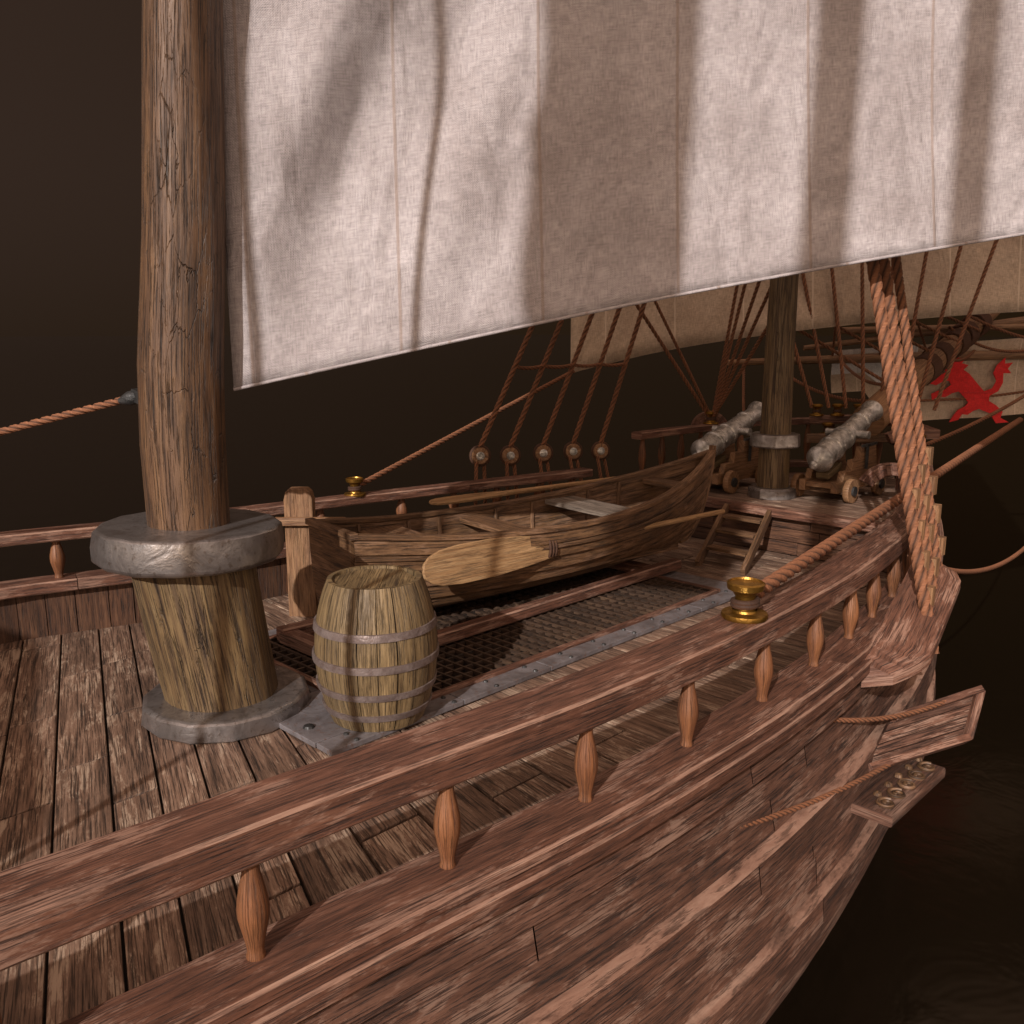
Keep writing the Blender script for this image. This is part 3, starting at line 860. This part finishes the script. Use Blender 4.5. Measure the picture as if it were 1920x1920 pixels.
for f in (.15,.3,.5,.62,.8):
    a=Vector((10.6,-.28,1.75)).lerp(Vector((14.83,.07,2.78)),f)
    for k in range(6):
        c=a+Vector((.05*k,0,.012*k)); mb.tube([c+Vector((0,.2*math.cos(t),.2*math.sin(t))) for t in [i*.5236 for i in range(13)]],.025,'rope',6,up=(1,0,0))
mb.obj('bowsprit',None,smooth=40)
mb=MB()
mb.tube([(11.5,3.2,1.95),(13.4,1.3,2.03),(15.2,-.5,2.09),(17,-2.3,2.1)],.085,'post',12,scl=[.6,1,1,.8])
mb.tube([(12.5,2.3,2.2),(15.4,-.55,2.70),(16.5,-1.6,2.9)],.075,'post',12,scl=[.6,1,1])
mb.tube([(12.9,1.9,2.5),(15.9,-1.1,2.6)],.06,'post',12)
mb.obj('sprit_yard',None,smooth=40)

mb=MB(); mb.lathe([(0,-.1),(.045,-.05),(.05,.03),(.02,.1),(0,.12)],(-.17,.58,2.07),(-.7,.65,-.25),'dark',10); mb.slab((-.12,.33,2.02),(-.17,.58,2.09),.05,.08,'dark'); mb.obj('iron_hook',None,smooth=50)

# ---------------------------------------------------------------- gunport lid
mb=MB()
h1=Vector((3.03,-3.14,-.42));h2=Vector((3.45,-3.12,-.2));o2=Vector((4.18,-3.46,-.10));o1=Vector((3.86,-3.50,-.36))
nn=(o1-h1).cross(h2-h1).normalized(); nn=nn if nn.z>0 else -nn
for k in range(4):
    a=k/4;b=(k+1)/4-.015
    mb.prism([h1.lerp(h2,a),o1.lerp(o2,a),o1.lerp(o2,b),h1.lerp(h2,b)],-nn*.05,'hull')
mb.slab(o1+nn*.02,o2+nn*.02,.06,.05,'rail',up=nn); mb.slab(h1+nn*.01,o1+nn*.01,.05,.10,'rail',up=nn); mb.slab(h2+nn*.01,o2+nn*.01,.05,.10,'rail',up=nn)
mb.obj('gunport_lid',None,bevel=.005)
mb=MB(); mb.rope(S(2.6,.05,.15,z=0),o2.lerp(h2,.35)+nn*.03,.017,.06); mb.rope(S(1.2,-.12,.15,z=0),h1.lerp(o1,.3),.017,.05); mb.obj('lid_rope',None,smooth=60)
# carved ornament below the port
mb=MB()
b0=Vector((2.9,-3.22,-.66))
mb.slab(b0,b0+Vector((.95,.0,0)),.34,.08,'hull',ch=.01)
for i in range(5):
    c=b0+Vector((.12+.18*i,-.08,.045))
    pts=[c+Vector((math.cos(t)*(.07-.006*t),math.sin(t)*(.07-.006*t),.01)) for t in [j*.45 for j in range(22)]]
    mb.tube(pts,.013,'boat',6)
    mb.lathe([(.03,0),(.025,.02),(0,.03)],c+Vector((.09,.1,0)),(0,0,1),'boat',10)
mb.obj('carved_ornament',None,smooth=50)

# ---------------------------------------------------------------- water
mb=MB(); mb.grid([[(-900,-900,-2.6),(900,-900,-2.6)],[(-900,900,-2.6),(900,900,-2.6)]],lambda i,j:(i,j),'water'); mb.obj('sea_water',None)

# ---------------------------------------------------------------- world and sun
sun_dir=Vector((-.92,-.39,math.tan(rad(26)))).normalized()
ld=bpy.data.lights.new('sun','SUN'); ld.energy=4.2; ld.angle=rad(.5); ld.color=(1,.93,.89)
lo=bpy.data.objects.new('sun',ld); sc.collection.objects.link(lo); lo.rotation_euler=sun_dir.to_track_quat('Z','Y').to_euler()
w=bpy.data.worlds.new('World'); sc.world=w; w.use_nodes=True; nt=w.node_tree; nd=nt.nodes; bg=nd['Background']
tc=nd.new('ShaderNodeTexCoord')
sky=nd.new('ShaderNodeTexSky'); sky.sky_type='NISHITA'; sky.sun_disc=False; sky.sun_elevation=rad(26); sky.sun_rotation=math.atan2(-.92,-.39)
def dot(v):
    x=nd.new('ShaderNodeVectorMath'); x.operation='DOT_PRODUCT'; nt.links.new(tc.outputs['Generated'],x.inputs[0]); x.inputs[1].default_value=v; return x.outputs['Value']
def mr(v,a,b,c=0,d=1):
    x=nd.new('ShaderNodeMapRange'); x.interpolation_type='SMOOTHSTEP'; nt.links.new(v,x.inputs[0])
    for i,q in enumerate((a,b,c,d)): x.inputs[i+1].default_value=q
    return x.outputs[0]
def mixc(f,a,b,mode='MIX'):
    x=nd.new('ShaderNodeMix'); x.data_type='RGBA'; x.blend_type=mode
    for s_,v in ((x.inputs[0],f),(x.inputs[6],a),(x.inputs[7],b)):
        if isinstance(v,float): s_.default_value=v
        elif isinstance(v,tuple): s_.default_value=(*v,1)
        else: nt.links.new(v,s_)
    return x.outputs[2]
front=mixc(mr(dot((-.70,.714,0)),-.5,.75),(.017,.009,.004),(.036,.022,.016))
front=mixc(mr(dot((0,0,1)),-.2,.18),(.014,.008,.003),front)
k=.07
sk=mixc(1.0,sky.outputs[0],(k,k*.8,k*.65),'MULTIPLY')
back=mixc(1.0,sk,(.72,.46,.31),'ADD')
col=mixc(mr(dot((-.55,-.54,.64)),-.15,.75),front,back)
nt.links.new(col,bg.inputs[0]); bg.inputs[1].default_value=1.0

# ---------------------------------------------------------------- camera
cd=bpy.data.cameras.new('camera'); cd.sensor_width=36; cd.lens=36*1700/1920; cd.clip_end=3000; cd.clip_start=.05
co=bpy.data.objects.new('camera',cd); sc.collection.objects.link(co); co.location=(-2.72,-5.41,2.5)
p=rad(11.3); fd=Vector((.714*math.cos(p),.70*math.cos(p),-math.sin(p)))
co.rotation_euler=fd.to_track_quat('-Z','Y').to_euler(); sc.camera=co
